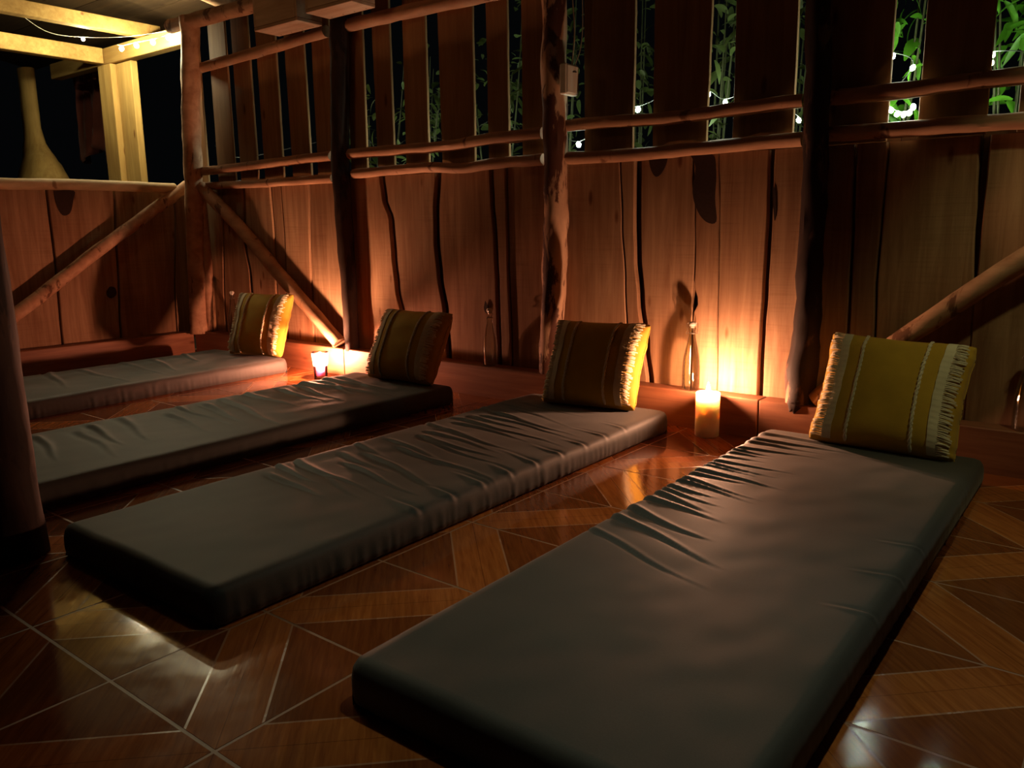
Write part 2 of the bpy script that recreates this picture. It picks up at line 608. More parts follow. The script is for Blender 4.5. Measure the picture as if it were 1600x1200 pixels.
# lower boards: seams between boards as pixel polylines, with the gap's width in pixels
SEAMS = [
    ([(313, 300), (322, 500)], 0),
    ([(345, 300), (352, 500)], 1.5),
    ([(380, 295), (383, 385), (391, 430), (396, 500)], 4.5),
    ([(422, 295), (428, 370), (433, 480)], 2),
    ([(438, 292), (444, 370), (449, 520)], 2),
    ([(482, 290), (486, 430), (491, 530)], 2),
    ([(540, 285), (553, 530)], 2),
    ([(597, 278), (601, 310), (612, 345), (616, 400), (621, 450), (630, 495), (634, 560)], 8),
    ([(684, 270), (681, 330), (682, 380), (687, 430), (696, 490), (701, 560)], 8),
    ([(767, 268), (769, 310), (774, 380), (777, 450), (780, 550)], 7),
    ([(790, 265), (793, 400), (798, 540)], 2),
    ([(866, 255), (866, 560)], 2),
    ([(969, 247), (972, 350), (977, 440), (981, 560)], 2),
    ([(996, 245), (995, 330), (996, 400), (1001, 470), (1009, 540), (1015, 600)], 9),
    ([(1082, 240), (1085, 320), (1085, 400), (1082, 470), (1078, 600)], 3),
    ([(1123, 237), (1124, 340), (1122, 450), (1120, 600)], 1.5),
    ([(1206, 232), (1202, 350), (1197, 440), (1191, 530), (1187, 615)], 8),
    ([(1290, 225), (1265, 600)], 3),
    ([(1337, 225), (1330, 400), (1325, 500)], 5),
    ([(1388, 220), (1376, 350), (1368, 440), (1366, 510)], 3),
    ([(1531, 215), (1524, 350), (1520, 500), (1514, 600)], 3),
]
BT = 1.046
offs = [0, .004, 0, .006, 0, .003, 0, 0, .004, 0, .008, 0, 0, .007, 0, 0, .002, .006, .004, .012, 0, .012, 0]
for k in range(len(SEAMS) - 1):
    (pa, wa), (pb, wb) = SEAMS[k], SEAMS[k + 1]
    fl = edge_fn([(x + wa / 2, y) for x, y in pa]); fr = edge_fn([(x - wb / 2, y) for x, y in pb])
    if k == 14:      # knot-hole eaten into the seam behind the second bottle
        f0 = fl; zk = on_y(1084, 470, WY).z
        fl = lambda z, f0=f0, zk=zk: f0(z) + 0.020 * math.exp(-((z - zk) / 0.030) ** 2)
    board(wall_r, 'board', fl, fr, 0.10, BT, WY + offs[k], 0.024, M['board'], n=30, seed=k * 3.1)
xr = edge_fn(SEAMS[-1][0])(0.6)
x = xr + 0.006
while x < 1.6:
    w = random.uniform(0.18, 0.27)
    board(wall_r, 'board', const(x), const(x + w - 0.006), 0.10, BT, WY + random.choice((0, .006)), 0.024, M['board'], seed=x * 7)
    x += w
# second layer behind the gaps
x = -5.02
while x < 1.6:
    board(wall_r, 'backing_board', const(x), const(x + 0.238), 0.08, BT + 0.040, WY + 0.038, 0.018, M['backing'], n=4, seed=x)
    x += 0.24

# slats above the rail: pixel spans at row 150
SL = [(297, 315), (331, 358), (367, 394), (405, 435), (449, 479), (490, 519), (543, 569), (585, 612), (631, 667), (687, 740), (761, 794),
      (815, 849), (912, 990), (1020, 1107), (1145, 1241), (1284, 1389), (1437, 1544), (1594, 1665), (1710, 1800), (1850, 1960), (2010, 2150)]
for k, (a, b) in enumerate(SL):
    xa, xb = on_y(a, 150, WY).x, on_y(b, 150, WY).x
    sa, sb = random.uniform(-.012, .012), random.uniform(-.012, .012)
    fl = lambda z, xa=xa, sa=sa: xa + sa * (z - 1.35) + 0.002 * noise.noise((xa * 5, z * 3, 1))
    fr = lambda z, xb=xb, sb=sb: xb + sb * (z - 1.35) + 0.002 * noise.noise((xb * 5, z * 3, 2))
    top = 2.02 + 0.01 * math.sin(k * 2.1)
    board(wall_r, 'slat', fl, fr, BT + 0.003, top, WY + 0.002, 0.012, M['slat'], wane=0.002, seed=k * 1.3)

# cast shadows below the rails painted as thin dark patches, plus small dark marks
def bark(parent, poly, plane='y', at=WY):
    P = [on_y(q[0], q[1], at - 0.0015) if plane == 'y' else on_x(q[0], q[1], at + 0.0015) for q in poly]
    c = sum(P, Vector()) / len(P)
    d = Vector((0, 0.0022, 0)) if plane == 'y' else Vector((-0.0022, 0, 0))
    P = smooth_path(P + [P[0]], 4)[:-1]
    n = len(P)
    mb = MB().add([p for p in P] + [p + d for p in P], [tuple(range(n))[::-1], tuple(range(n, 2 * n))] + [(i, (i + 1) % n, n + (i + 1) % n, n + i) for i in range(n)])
    return mb.build('shadow_mark', M['bark'], parent, loc=c)


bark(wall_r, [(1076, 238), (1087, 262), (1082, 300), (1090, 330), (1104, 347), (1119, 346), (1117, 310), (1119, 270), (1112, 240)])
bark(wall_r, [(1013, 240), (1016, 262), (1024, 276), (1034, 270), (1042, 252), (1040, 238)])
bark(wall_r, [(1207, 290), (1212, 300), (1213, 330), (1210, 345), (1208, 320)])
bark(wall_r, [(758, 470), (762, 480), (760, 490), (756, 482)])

# posts
PY = 2.900


def post(parent, pix, radii, mat, y=PY, z_top=2.0, z_bot=CZ, seed=1.0, rough=0.13, lumps=()):
    pts = [on_y(a, b, y) for a, b in pix]
    pts.sort(key=lambda p: p.z)
    rr = list(radii)
    a = pts[0].copy(); a.z = z_bot; b = pts[-1].copy(); b.z = z_top
    if pts[0].z - z_bot > 0.01:
        pts = [a] + pts; rr = [rr[0]] + rr
    else:
        pts[0].z = z_bot
    pts.append(b); rr.append(rr[-1])
    P = smooth_path(pts, 7)
    R = []
    for i in range(len(P)):
        t = i / 7; k = min(int(t), len(rr) - 2); R.append(rr[k] + (rr[k + 1] - rr[k]) * (t - k))
    for zl, amp, wd in lumps:
        R = [r * (1 + amp * math.exp(-((p.z - zl) / wd) ** 2)) for r, p in zip(R, P)]
    c = P[0].copy()
    return MB().tube(P, R, 16, rough=rough, seed=seed).build('post', mat, parent, True, loc=c)


post(wall_r, [(550, 540), (545, 450), (538, 350), (532, 250), (531, 100), (530, 0)], [.040, .041, .045, .049, .050, .050], M['post_dark'], seed=2)
post(wall_r, [(860, 590), (863, 500), (867, 400), (869, 300), (866, 150), (866, 0)], [.052, .053, .055, .050, .052, .052], M['post_pale'], seed=5, rough=0.2,
     lumps=((0.80, .06, .04), (0.62, -.06, .05)))
post(wall_r, [(1250, 620), (1258, 540), (1264, 450), (1272, 300), (1277, 150), (1281, 0)], [.048, .050, .043, .042, .042, .042], M['post_mixed'], seed=8, rough=0.22,
     lumps=((0.27, .10, .05),))
# root-like flare at the foot of the third post
fp = on_y(1240, 575, 2.86)
MB().tube(smooth_path([(fp.x + .012, 2.893, .37), (fp.x - .004, 2.888, .30), (fp.x - .013, 2.886, .24), (fp.x - .012, 2.886, CZ + .001)], 4),
          [.006, .012, .018, .022, .026, .027, .028, .026, .024, .022, .021, .020, .019], 10, rough=.2, seed=4).build('post_flare', M['post_pale'], wall_r, True)
# a post just past the right edge of the view
MB().tube(smooth_path([(.27, PY, CZ), (.26, PY, 1.0), (.27, PY, 2.0)], 7), .045, 14, rough=.12, seed=3).build('post', M['post_dark'], wall_r, True)
MB().tube(smooth_path([(1.45, PY, CZ), (1.46, PY, 1.0), (1.45, PY, 2.0)], 7), .045, 14, rough=.12, seed=6).build('post', M['post_dark'], wall_r, True)
# corner post with a thinner companion
post(wall_r, [(312, 500), (307, 400), (303, 300), (299, 200), (298, 100), (297, 50)], [.060, .058, .056, .055, .055, .055], M['log'], y=2.868, z_top=2.03, z_bot=.13, seed=12)
MB().tube(smooth_path([(-4.755, 2.912, CZ), (-4.75, 2.912, .5), (-4.755, 2.912, 1.0)], 6), .030, 12, rough=.12, seed=14).build('post', M['log'], wall_r, True)

# rails (round peeled poles)
RY = 2.922


def rail(parent, pix, r, y=RY, seed=1.0, name='rail', mat=None, extra=None, rough=0.16):
    pts = [on_y(a, b, y) for a, b in pix]
    if extra:
        pts += [Vector(e) for e in extra]
    P = smooth_path(pts, 6)
    c = P[len(P) // 2].copy()
    return MB().tube(P, r, 12, rough=rough, seed=seed).build(name, mat or M['rail'], parent, True, loc=c)


rail(wall_r, [(315, 268), (400, 258), (470, 249), (519, 244)], .026, seed=1)
rail(wall_r, [(541, 241), (640, 233), (700, 228), (760, 218), (849, 208)], .026, seed=2)
rail(wall_r, [(882, 197), (960, 190), (1020, 187), (1100, 178), (1150, 170), (1256, 157)], .024, seed=3)
rail(wall_r, [(1293, 153), (1400, 143), (1500, 129), (1610, 117)], .026, seed=4, extra=[(.24, RY, 1.20)])
rail(wall_r, [(318, 291), (400, 287), (521, 279)], .023, seed=5)
rail(wall_r, [(553, 272), (620, 265), (680, 261), (720, 263), (770, 256), (849, 249)], .024, seed=6)
rail(wall_r, [(886, 247), (1000, 241), (1100, 231), (1254, 217)], .025, seed=7)
rail(wall_r, [(1295, 210), (1400, 203), (1500, 195), (1610, 188)], .025, seed=8, extra=[(.24, RY, 1.07)])
rail(wall_r, [(310, 107), (400, 82), (510, 49)], .029, seed=9)
rail(wall_r, [(528, 44), (620, 22), (720, 0), (850, -27)], .032, seed=10)
rail(wall_r, [(885, -40), (1060, -75), (1262, -112)], .03, seed=11)
for z, sd in ((1.20, 31), (1.07, 33)):
    MB().tube(smooth_path([(.31, RY, z), (.9, RY, z + .01), (1.41, RY, z)], 6), .025, 12, rough=.16, seed=sd).build('rail', M['rail'], wall_r, True)
# eave pole along the top
ev = [Vector((-4.86, 2.862, 2.005)), Vector((-3.6, 2.862, 1.985)), Vector((-2.0, 2.862, 1.99)), Vector((1.6, 2.862, 1.99))]
MB().tube(smooth_path(ev, 9), .042, 12, rough=.14, seed=20).build('eave_pole', M['log'], wall_r, True)
# diagonal braces
a, b = on_y(314, 292, 2.895), on_y(531, 537, 2.895)
MB().tube(smooth_path([a, on_y(372, 352, 2.893), on_y(440, 432, 2.895), b], 7), .038, 14, rough=.14, seed=40).build('brace', M['log'], wall_r, True)
a, b = Vector((-.90, 2.895, .165)), on_y(1430, 517, 2.895)
MB().tube(smooth_path([a, b, on_y(1600, 405, 2.895), (.20, 2.895, 1.05)], 7), .034, 14, rough=.12, seed=44).build('brace', M['log'], wall_r, True)

# timber curb at the foot of the long wall, in lengths
base_r = struct(empty('baseboard_right', (0, 0, 0)))
cuts = [-4.88, on_y(537, 560, 2.86).x, on_y(1184, 650, 2.86).x, 1.6]
for k in range(3):
    c = ((cuts[k] + cuts[k + 1]) / 2, 2.905, CZ / 2)
    MB().box((cuts[k] + .001, 2.862, -.006), (cuts[k + 1] - .001, 2.949, CZ), bev=.004).build('curb_timber', M['curb'], base_r, loc=c)

# ------------------------------------------------------------------ short wall on the left
wall_l = struct(empty('wall_left', (0, 0, 0)))
LS = [([(272, 310), (276, 500)], 2), ([(178, 300), (183, 400), (190, 530)], 3.5), ([(72, 290), (87, 410), (98, 530)], 5)]
fns = [(const(2.945), 0)] + [(edge_fn(p, 'x', LX), w) for p, w in LS]
hw = .0045
for k in range(len(fns) - 1):
    fr_, fl_ = fns[k][0], fns[k + 1][0]
    board(wall_l, 'board', (lambda z, f=fl_: f(z) + .006), (lambda z, f=fr_: f(z) - .004), .09, 1.035, LX - random.choice((0, .004)), .024, M['board'], 'x', n=14, seed=k + 50)
y = fns[-1][0](.6) - .012
yl = fns[-1][0]
first = True
while y > -2.0:
    w = random.uniform(.30, .40)
    fr_ = (lambda z, f=yl: f(z) - .008) if first else const(y)
    board(wall_l, 'board', const(y - w + .008), fr_, .09, 1.035, LX - random.choice((0, .005)), .024, M['board'], 'x', seed=y * 3 + 60)
    first = False; y -= w
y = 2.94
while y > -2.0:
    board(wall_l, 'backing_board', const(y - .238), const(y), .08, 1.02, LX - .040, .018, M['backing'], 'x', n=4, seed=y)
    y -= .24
bark(wall_l, [(84, 298), (88, 318), (98, 336), (110, 332), (115, 310), (115, 298)], 'x', LX)  # cast shadow below the sill, drawn as a dark patch
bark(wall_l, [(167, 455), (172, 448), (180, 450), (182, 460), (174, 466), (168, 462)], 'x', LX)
P = smooth_path([(-4.915, 2.83, 1.048), (-4.925, 2.3, 1.053), (-4.925, 1.8, 1.045), (-4.925, 0.6, 1.05), (-4.925, -1.9, 1.05)], 8)
MB().tube(P, .031, 14, rough=.12, seed=70).build('sill_pole', M['sill'], wall_l, True, loc=P[8])
a = on_x(293, 290, -4.90); b = on_x(40, 480, -4.90)
P = smooth_path([a, a.lerp(b, .5) + Vector((0, 0, .012)), b, b + (b - a) * .27], 7)
MB().tube(P, .036, 14, rough=.13, seed=72).build('brace', M['log'], wall_l, True, loc=P[7])
MB().tube(smooth_path([(-4.92, 1.45, .12), (-4.92, 1.45, 1.0), (-4.92, 1.45, 2.1)], 7), .05, 14, rough=.13, seed=74).build('post', M['post_pale'], wall_l, True)
base_l = struct(empty('baseboard_left', (0, 0, 0)))
MB().box((LX + .001, .93, -.006), (-4.885, 2.859, .138), bev=.004).build('curb_timber', M['curb_y'], base_l, loc=(-4.93, 1.9, .07))
MB().box((LX + .001, -1.9, -.006), (-4.885, .927, .138), bev=.004).build('curb_timber', M['curb_y'], base_l, loc=(-4.93, -.5, .07))

# ------------------------------------------------------------------ roof
ceil = struct(empty('ceiling', (0, 0, 0)))
rise = .17
y = 3.45; k = 0
while y > -2.2:
    z = 2.235 + (3.45 - y) * rise
    yo = y - .262
    zo = 2.235 + (3.45 - yo) * rise
    for xa, xb in ((-8.2, -3.1), (-3.095, 1.9)):
        vs = [(xa, yo, zo), (xb, yo, zo), (xb, y, z), (xa, y, z)]
        vs += [(p[0], p[1], p[2] + .02) for p in vs]
        MB().add(vs, [(0, 3, 2, 1), (4, 5, 6, 7), (0, 1, 5, 4), (1, 2, 6, 5), (2, 3, 7, 6), (3, 0, 4, 7)]).build('roof_board', M['ceil'], ceil, loc=((xa + xb) / 2, y, z))
    y -= .27
for xk in (-4.86, -3.36, -2.03, -.94, .27, 1.45):
    P = [(xk, 3.3, 2.235 + .15 * rise - .05), (xk, 1.0, 2.235 + 2.45 * rise - .05), (xk, -2.0, 2.235 + 5.45 * rise - .05)]
    MB().tube(smooth_path(P, 6), .045, 12, rough=.1, seed=xk).build('rafter', M['log'], ceil, True)

# ------------------------------------------------------------------ near post at the left edge
np_ = tag(empty('support_post', (-2.155, .715, 0)), 'thick dark round wooden post rising from the floor at left edge', 'post')
P = smooth_path([(0, 0, 0), (-.004, -.002, .3), (-.014, -.004, 1.0), (-.028, -.01, 2.65)], 9)
R = [.084 + .010 * math.exp(-p.z / .12) for p in P]
MB().tube(P, R, 20, rough=.07, seed=90).build('trunk', M['post_dark'], np_, True)

# ------------------------------------------------------------------ porch bay beyond the low wall
porch = tag(empty('porch_frame', (-5.9, 3.0, -.12)), 'yellow lit timber porch frame seen beyond the low left wall', 'porch')
PO = Vector((-5.9, 3.0, -.12))


def pbox(name, a, b, mat, bev=.004):
    a = Vector(a) - PO; b = Vector(b) - PO
    c = (a + b) / 2
    return MB().box(a, b, bev=bev).build(name, mat, porch, loc=c)


pbox('beam', (-6.98, 3.06, 1.968), (-5.03, 3.14, 2.08), M['porch_x'])
pbox('post_plank', (-6.20, 3.05, -.12), (-6.01, 3.11, 1.965), M['porch'])
pbox('post_plank', (-6.005, 3.09, -.12), (-5.80, 3.14, 1.965), M['porch'])
pbox('cross_beam', (-6.19, -1.0, 1.975), (-6.11, 3.057, 2.08), M['porch_x'])
pbox('cross_beam', (-5.64, -1.0, 2.083), (-5.56, 3.2, 2.17), M['porch_x'])
# flared trunk standing farther back
T = smooth_path([Vector((-7.15, 3.06, -.12)) - PO, Vector((-7.30, 3.06, .7)) - PO, Vector((-7.36, 3.06, 1.25)) - PO, Vector((-7.42, 3.06, 1.55)) - PO, Vector((-7.42, 3.06, 2.1)) - PO], 6)
TR = []
for p in T:
    z = p.z - .12
    TR.append(.10 + .27 / (1 + math.exp((z - 1.32) / .09)))
MB().tube(T, TR, 18, rough=.10, seed=95, flat=(1, .55)).build('flared_trunk', M['porch'], porch, True)

# cloth hanging in the porch
cl = MB(); nx, nz = 28, 18; vs = []; fs = []
for i in range(nx + 1):
    u = i / nx
    for j in range(nz + 1):
        v = j / nz
        zb = 1.42 - .07 * math.sin(u * math.pi * 2.2 + .6) - .05 * u
        z = 2.06 + (zb - 2.06) * v
        vs.append((-7.15 + .58 * u + .02 * math.sin(v * 4 + u * 9), 3.30 + .045 * math.sin(u * 17) * (.4 + v * .8) + .02 * math.sin(u * 41 + v * 3), z))
for i in range(nx):
    for j in range(nz):
        q = i * (nz + 1) + j
        fs.append((q, q + nz + 1, q + nz + 2, q + 1))
cl.add(vs, fs)
cloth = cl.build('hanging_cloth', M['redcloth'], None, True, loc=(-6.86, 3.30, 2.06))
sm = cloth.modifiers.new('thick', 'SOLIDIFY'); sm.thickness = .006
tag(cloth, 'dark reddish cloth hanging in folds beside the porch post', 'cloth')

# ------------------------------------------------------------------ fairy lights
def bulb_mesh(mat, r):
    return MB().lathe([(.0001, -1.3 * r), (.6 * r, -1.0 * r), (r, -.2 * r), (.9 * r, .5 * r), (.45 * r, 1.1 * r), (.0001, 1.3 * r)], 10).mesh('bulb', mat, True)


def string_light(name, label, pts, mat, r, wire_pts, group='strings of fairy lights'):
    c = Vector(pts[0])
    root = tag(empty(name, c), label, 'fairy lights', group)
    me = bulb_mesh(mat, r)
    for p in pts:
        o = bpy.data.objects.new('bulb', me); COL.objects.link(o); o.parent = root; o.location = Vector(p) - c
        o.rotation_euler = (random.uniform(-.5, .5), random.uniform(-.5, .5), 0)
    W = smooth_path([Vector(p) - c for p in wire_pts], 6)
    MB().tube(W, .0016, 6).build('wire', M['cable'] if mat is M['bulb_warm'] else M['darkwire'], root, True)
    return root


LB = [on_y(x, y, d) for x, y, d in ((190, 76, 2.86), (213, 71, 2.86), (239, 66, 2.87), (263, 58, 3.0))]
string_light('fairy_lights', 'row of four glowing bulbs along the beam in the left corner', LB, M['bulb_warm'], .014,
             [LB[0] + Vector((-.05, 0, .03))] + [p + Vector((0, .012, .022)) for p in LB] + [on_y(274, 48, 3.0)])
B2 = [on_y(130, 61, 2.75), on_y(4, 6, 2.3)]
string_light('fairy_lights', 'two single bulbs on a sagging wire at the upper left', B2, M['bulb_warm'], .010,
             [on_y(275, 46, 2.945), on_y(200, 57, 2.85), B2[0] + Vector((0, 0, .012)), on_y(70, 48, 2.55), B2[1] + Vector((0, 0, .014)), on_y(-60, -20, 2.1)])
OY = 3.10


def out_pts(lst):
    return [on_y(x, y, OY + dy) for x, y, dy in lst]


q = out_pts([(904, 226, .0), (997, 171, .02)])
string_light('fairy_lights', 'two white bulbs shining through the gaps beside the junction box', q, M['bulb_cool'], .010,
             [(q[0].x - .16, 2.978, 1.25), q[0] + Vector((0, .0, .012)), (on_y(950, 180, 2.98).x, 2.978, 1.25), q[1] + Vector((0, 0, .013)), on_y(1025, 155, OY)])
q = out_pts([(1107, 147, .0), (1133, 160, .01), (1248, 188, .02)])
string_light('fairy_lights', 'white bulbs shining in the slat gaps left of the blackened post', q, M['bulb_cool'], .0085,
             [(on_y(1060, 150, 2.98).x, 2.978, 1.30), q[0] + Vector((0, 0, .012)), q[1] + Vector((0, 0, .012)), (on_y(1190, 168, 2.98).x, 2.978, 1.26), q[2] + Vector((0, 0, .012))])
q = out_pts([(1395, 88, .0), (1426, 106, .01), (1386, 160, 0), (1392, 172, .01), (1402, 178, .0), (1412, 179, .01), (1421, 176, .0), (1427, 167, .01)])
string_light('fairy_lights', 'bunched white bulbs glowing between the two rails right of the blackened post', q, M['bulb_cool'], .0085,
             [(on_y(1330, 120, 2.97).x, 2.966, 1.34), q[0] + Vector((0, .006, .012)), q[1] + Vector((0, .006, .012))] + [p + Vector((0, .006, .010)) for p in q[2:]])
q = out_pts([(1551, 86, .0), (1549, 98, .01)])
string_light('fairy_lights', 'bright white bulb in the slat gap at far upper right', q, M['bulb_cool'], .0075,
             [on_y(1440, 100, OY), q[0] + Vector((0, .006, .012)), on_y(1640, 80, OY), on_y(1760, 60, OY)])

q = [Vector((on_y(px, 150, OY).x, OY, z)) for px, z in ((372, 1.22), (548, 1.27), (592, 1.16), (645, 1.24), (708, 1.20), (772, 1.27), (828, 1.17))]
string_light('fairy_lights', 'string of bulbs outside, behind the slats on either side of the dark post', q, M['bulb_cool'], .0085,
             [(q[0].x - .1, 2.978, 1.30)] + [p + Vector((0, .004, .012)) for p in q] + [(q[-1].x + .05, 2.978, 1.25)])

# ------------------------------------------------------------------ things fixed to the wall
for k, (near, far, dep, lab) in enumerate((((440, 58), (507, 37), .155, 'pale wooden box high on the slats, left of the dark post'),
                                          ((519, 31), (590, 13), .15, 'pale wooden box at the top edge, right above the dark post'))):
    a, b = on_y(*near, 2.86), on_y(*far, 2.86)
    z = a.z; x0, x1 = a.x, b.x; y1 = 2.846; y0 = y1 - dep; h = .26; t = .016
    root = tag(empty('wooden_box', ((x0 + x1) / 2, (y0 + y1) / 2, z)), lab, 'box', 'wooden boxes high on the wall')
    O = Vector(root.location)

    def bb(nm, p, q, mt=M['crate']):
        p = Vector(p) - O; q = Vector(q) - O
        return MB().box(p, q, bev=.002).build(nm, mt, root, loc=(p + q) / 2)
    bb('bottom', (x0, y0, z), (x1, y1, z + t))
    bb('back_panel', (x0 + t, y1 - t, z + t + .001), (x1 - t, y1, z + h))
    bb('front_panel', (x0 + t, y0, z + t + .001), (x1 - t, y0 + t, z + h * .85))
    bb('side_panel', (x0, y0, z + t + .001), (x0 + t - .001, y1, z + h))
    bb('side_panel', (x1 - t + .001, y0, z + t + .001), (x1, y1, z + h))
    for i in range(4):
        xn = x0 + (x1 - x0) * (.12 + .25 * i)
        MB().lathe([(.0001, -.0012), (.003, -.001), (.003, .001)], 8, c=Vector((xn, y1 - .02, z)) - O).build('nail', M['shade'], root)

jb = tag(empty('junction_box', (-1.955, 2.885, 1.31)), 'small cream plastic junction box on the side of the bark post', 'junction box')
MB().box((-.016, -.045, 0), (.016, .045, .118), bev=.004).build('housing', M['plastic'], jb)
MB().box((.0165, -.040, .006), (.021, .040, .112), bev=.002).build('cover', M['plastic'], jb)
MB().tube([(.021, -.005, .088), (.0225, .02, .090)], .0022, 6).build('latch', M['shade'], jb)
MB().tube(smooth_path([(.0, .02, .118), (.006, .03, .25), (-.004, .028, .42), (.01, .03, .70)], 6), .003, 6).build('cable', M['cable'], jb, True)
MB().tube(smooth_path([(.008, .03, .118), (.03, .04, .19), (.035, .045, .32), (.02, .04, .70)], 6), .0022, 6).build('cable', M['cable'], jb, True)

# ------------------------------------------------------------------ mattresses
def mattress(name, label, cx, y0, y1, w, rot, creases, seed, h=.082):
    L = y1 - y0
    side = [(.012, 0), (.003, .008), (.0, .024), (.0, .048), (.003, .065), (.010, .076), (.022, .081)]
    nxm, nym = 56, 340

    def axis(Ln, n):
        prof = [(d, z * h / .082) for d, z in side]
        inner = [(.022 + (Ln - .044) * i / n, h) for i in range(1, n)]
        return [(d - Ln / 2, z) for d, z in prof] + [(d - Ln / 2, z) for d, z in inner] + [(Ln / 2 - d, z) for d, z in prof[::-1]]
    X, Y = axis(w, nxm), axis(L, nym)
    vs = []; rc = .035
    for i, (x, zx) in enumerate(X):
        for j, (y, zy) in enumerate(Y):
            z = min(zx, zy); px, py = x, y
            # rounded plan corners
            ex, ey = abs(x) - (w / 2 - rc), abs(y) - (L / 2 - rc)
            if ex > 0 and ey > 0:
                m = max(ex, ey); d = math.hypot(ex, ey); s = m / d
                px = math.copysign(w / 2 - rc + ex * s, x); py = math.copysign(L / 2 - rc + ey * s, y)
            if z > .055:
                k = (z - .055) / (h - .055)
                dz = .0035 * noise.noise((px * 4 + seed, py * 3, seed)) + .0012 * noise.noise((px * 14, py * 10 + seed, 2))
                for (sx, sy, ang, ln, wd, am) in creases:
                    dx, dy = px - sx, py - sy
                    s = dx * math.cos(ang) + dy * math.sin(ang); tt = -dx * math.sin(ang) + dy * math.cos(ang)
                    if -.05 < s < ln:
                        tt += .006 * math.sin(s * 16 + sy * 40)
                        f = min(1, (s + .05) / .05) * (1 - max(s, 0) / ln)
                        ww = wd * (.45 + .55 * (1 - max(s, 0) / ln))
                        dz += am * f * (math.exp(-(tt / ww) ** 2) - .75 * math.exp(-((tt + 1.7 * ww) / (1.1 * ww)) ** 2))
                z += dz * k
            else:
                # gathered sides
                g = .0013 * math.sin((px + py) * 130 + 3 * noise.noise((px * 9, py * 9, seed))) * (1 - z / .06)
                n_ = noise.noise((px * 20, py * 20, seed))
                px += math.copysign(g + .002 * n_, px) if abs(x) > w / 2 - .02 else 0
                py += math.copysign(g + .002 * n_, py) if abs(y) > L / 2 - .02 else 0
            vs.append((px, py, z))
    fs = []; n2 = len(Y)
    for i in range(len(X) - 1):
        for j in range(n2 - 1):
            q = i * n2 + j
            fs.append((q, q + n2, q + n2 + 1, q + 1))
    mb = MB().add(vs, fs)
    root = tag(empty(name, (cx, (y0 + y1) / 2, .001), (0, 0, rot)), label, 'mattress', 'floor mattresses laid side by side')
    mb.build('fitted_sheet', M['sheet'], root, True)
    # elastic hem underneath
    hem = []
    a, b = w / 2 - .022, L / 2 - .022
    for sx, sy in ((-1, -1), (1, -1), (1, 1), (-1, 1)):
        hem.append((sx * a, sy * b, .004))
    hem.append(hem[0])
    MB().tube(hem, .0035, 6, caps=False).build('elastic_hem', M['sheet'], root, True)
    return root


rnd = random.Random(5)
w4 = .675
cr4 = []
for i in range(15):
    y = .06 + i * .044 + rnd.uniform(-.010, .010)
    cr4.append((-w4 / 2 + .01, y, -.30 + .02 * i + rnd.uniform(-.06, .06), rnd.uniform(.14, .30), rnd.uniform(.006, .010), rnd.uniform(.004, .0065)))
for y, ln in ((.80, .34), (.87, .40), (.75, .26)):
    cr4.append((-w4 / 2 + .01, y, -.05, ln, .012, .006))
cr4 += [(-w4 / 2 + .01, -.10, -.42, .40, .010, .006), (-w4 / 2 + .02, -.22, -.40, .42, .007, .003), (-w4 / 2 + .01, -.03, -.36, .30, .011, .006)]
cr4 += [(w4 / 2 - .01, y, math.pi + .1, .10, .008, .003) for y in (-.3, -.1, .1)]
cr3 = []
for i in range(24):
    y = -.42 + i * .052 + rnd.uniform(-.015, .015)
    cr3.append((-.32 + rnd.uniform(0, .2), y, -.25 + rnd.uniform(-.10, .10), rnd.uniform(.25, .62), rnd.uniform(.007, .011), rnd.uniform(.003, .0055)))
for i in range(9):
    cr3.append((.31, -.4 + i * .13, math.pi - .25, rnd.uniform(.1, .22), .009, .004))
cr2 = []
for i in range(14):
    y = -.7 + i * .115 + rnd.uniform(-.03, .03)
    cr2.append((-.33 + rnd.uniform(0, .15), y, -.22 + rnd.uniform(-.12, .12), rnd.uniform(.35, .66), rnd.uniform(.010, .016), rnd.uniform(.004, .007)))
cr2 += [(-.33, .62, .05, .6, .02, .008), (-.33, .75, -.05, .55, .018, .007)]
cr1 = []
for i in range(9):
    y = -.8 + i * .19 + rnd.uniform(-.04, .04)
    cr1.append((-.33 + rnd.uniform(0, .1), y, -.2 + rnd.uniform(-.15, .15), rnd.uniform(.3, .6), rnd.uniform(.012, .018), rnd.uniform(.004, .006)))
mattress('floor_mattress', 'charcoal mattress in the right foreground, under the yellow-green lit cushion', -.660, .795, 2.735, w4, math.radians(.6), cr4, 1.0)
mattress('floor_mattress', 'charcoal mattress second nearest, between the near mattress and the left ones', -1.722, .795, 2.765, .66, math.radians(.5), cr3, 2.3)
mattress('floor_mattress', 'charcoal mattress third from the right, beside the pink candle', -2.757, .735, 2.675, .67, math.radians(.4), cr2, 3.7)
mattress('floor_mattress', 'charcoal mattress farthest off, along the low left wall', -4.045, .80, 2.735, .68, math.radians(2.2), cr1, 5.1)

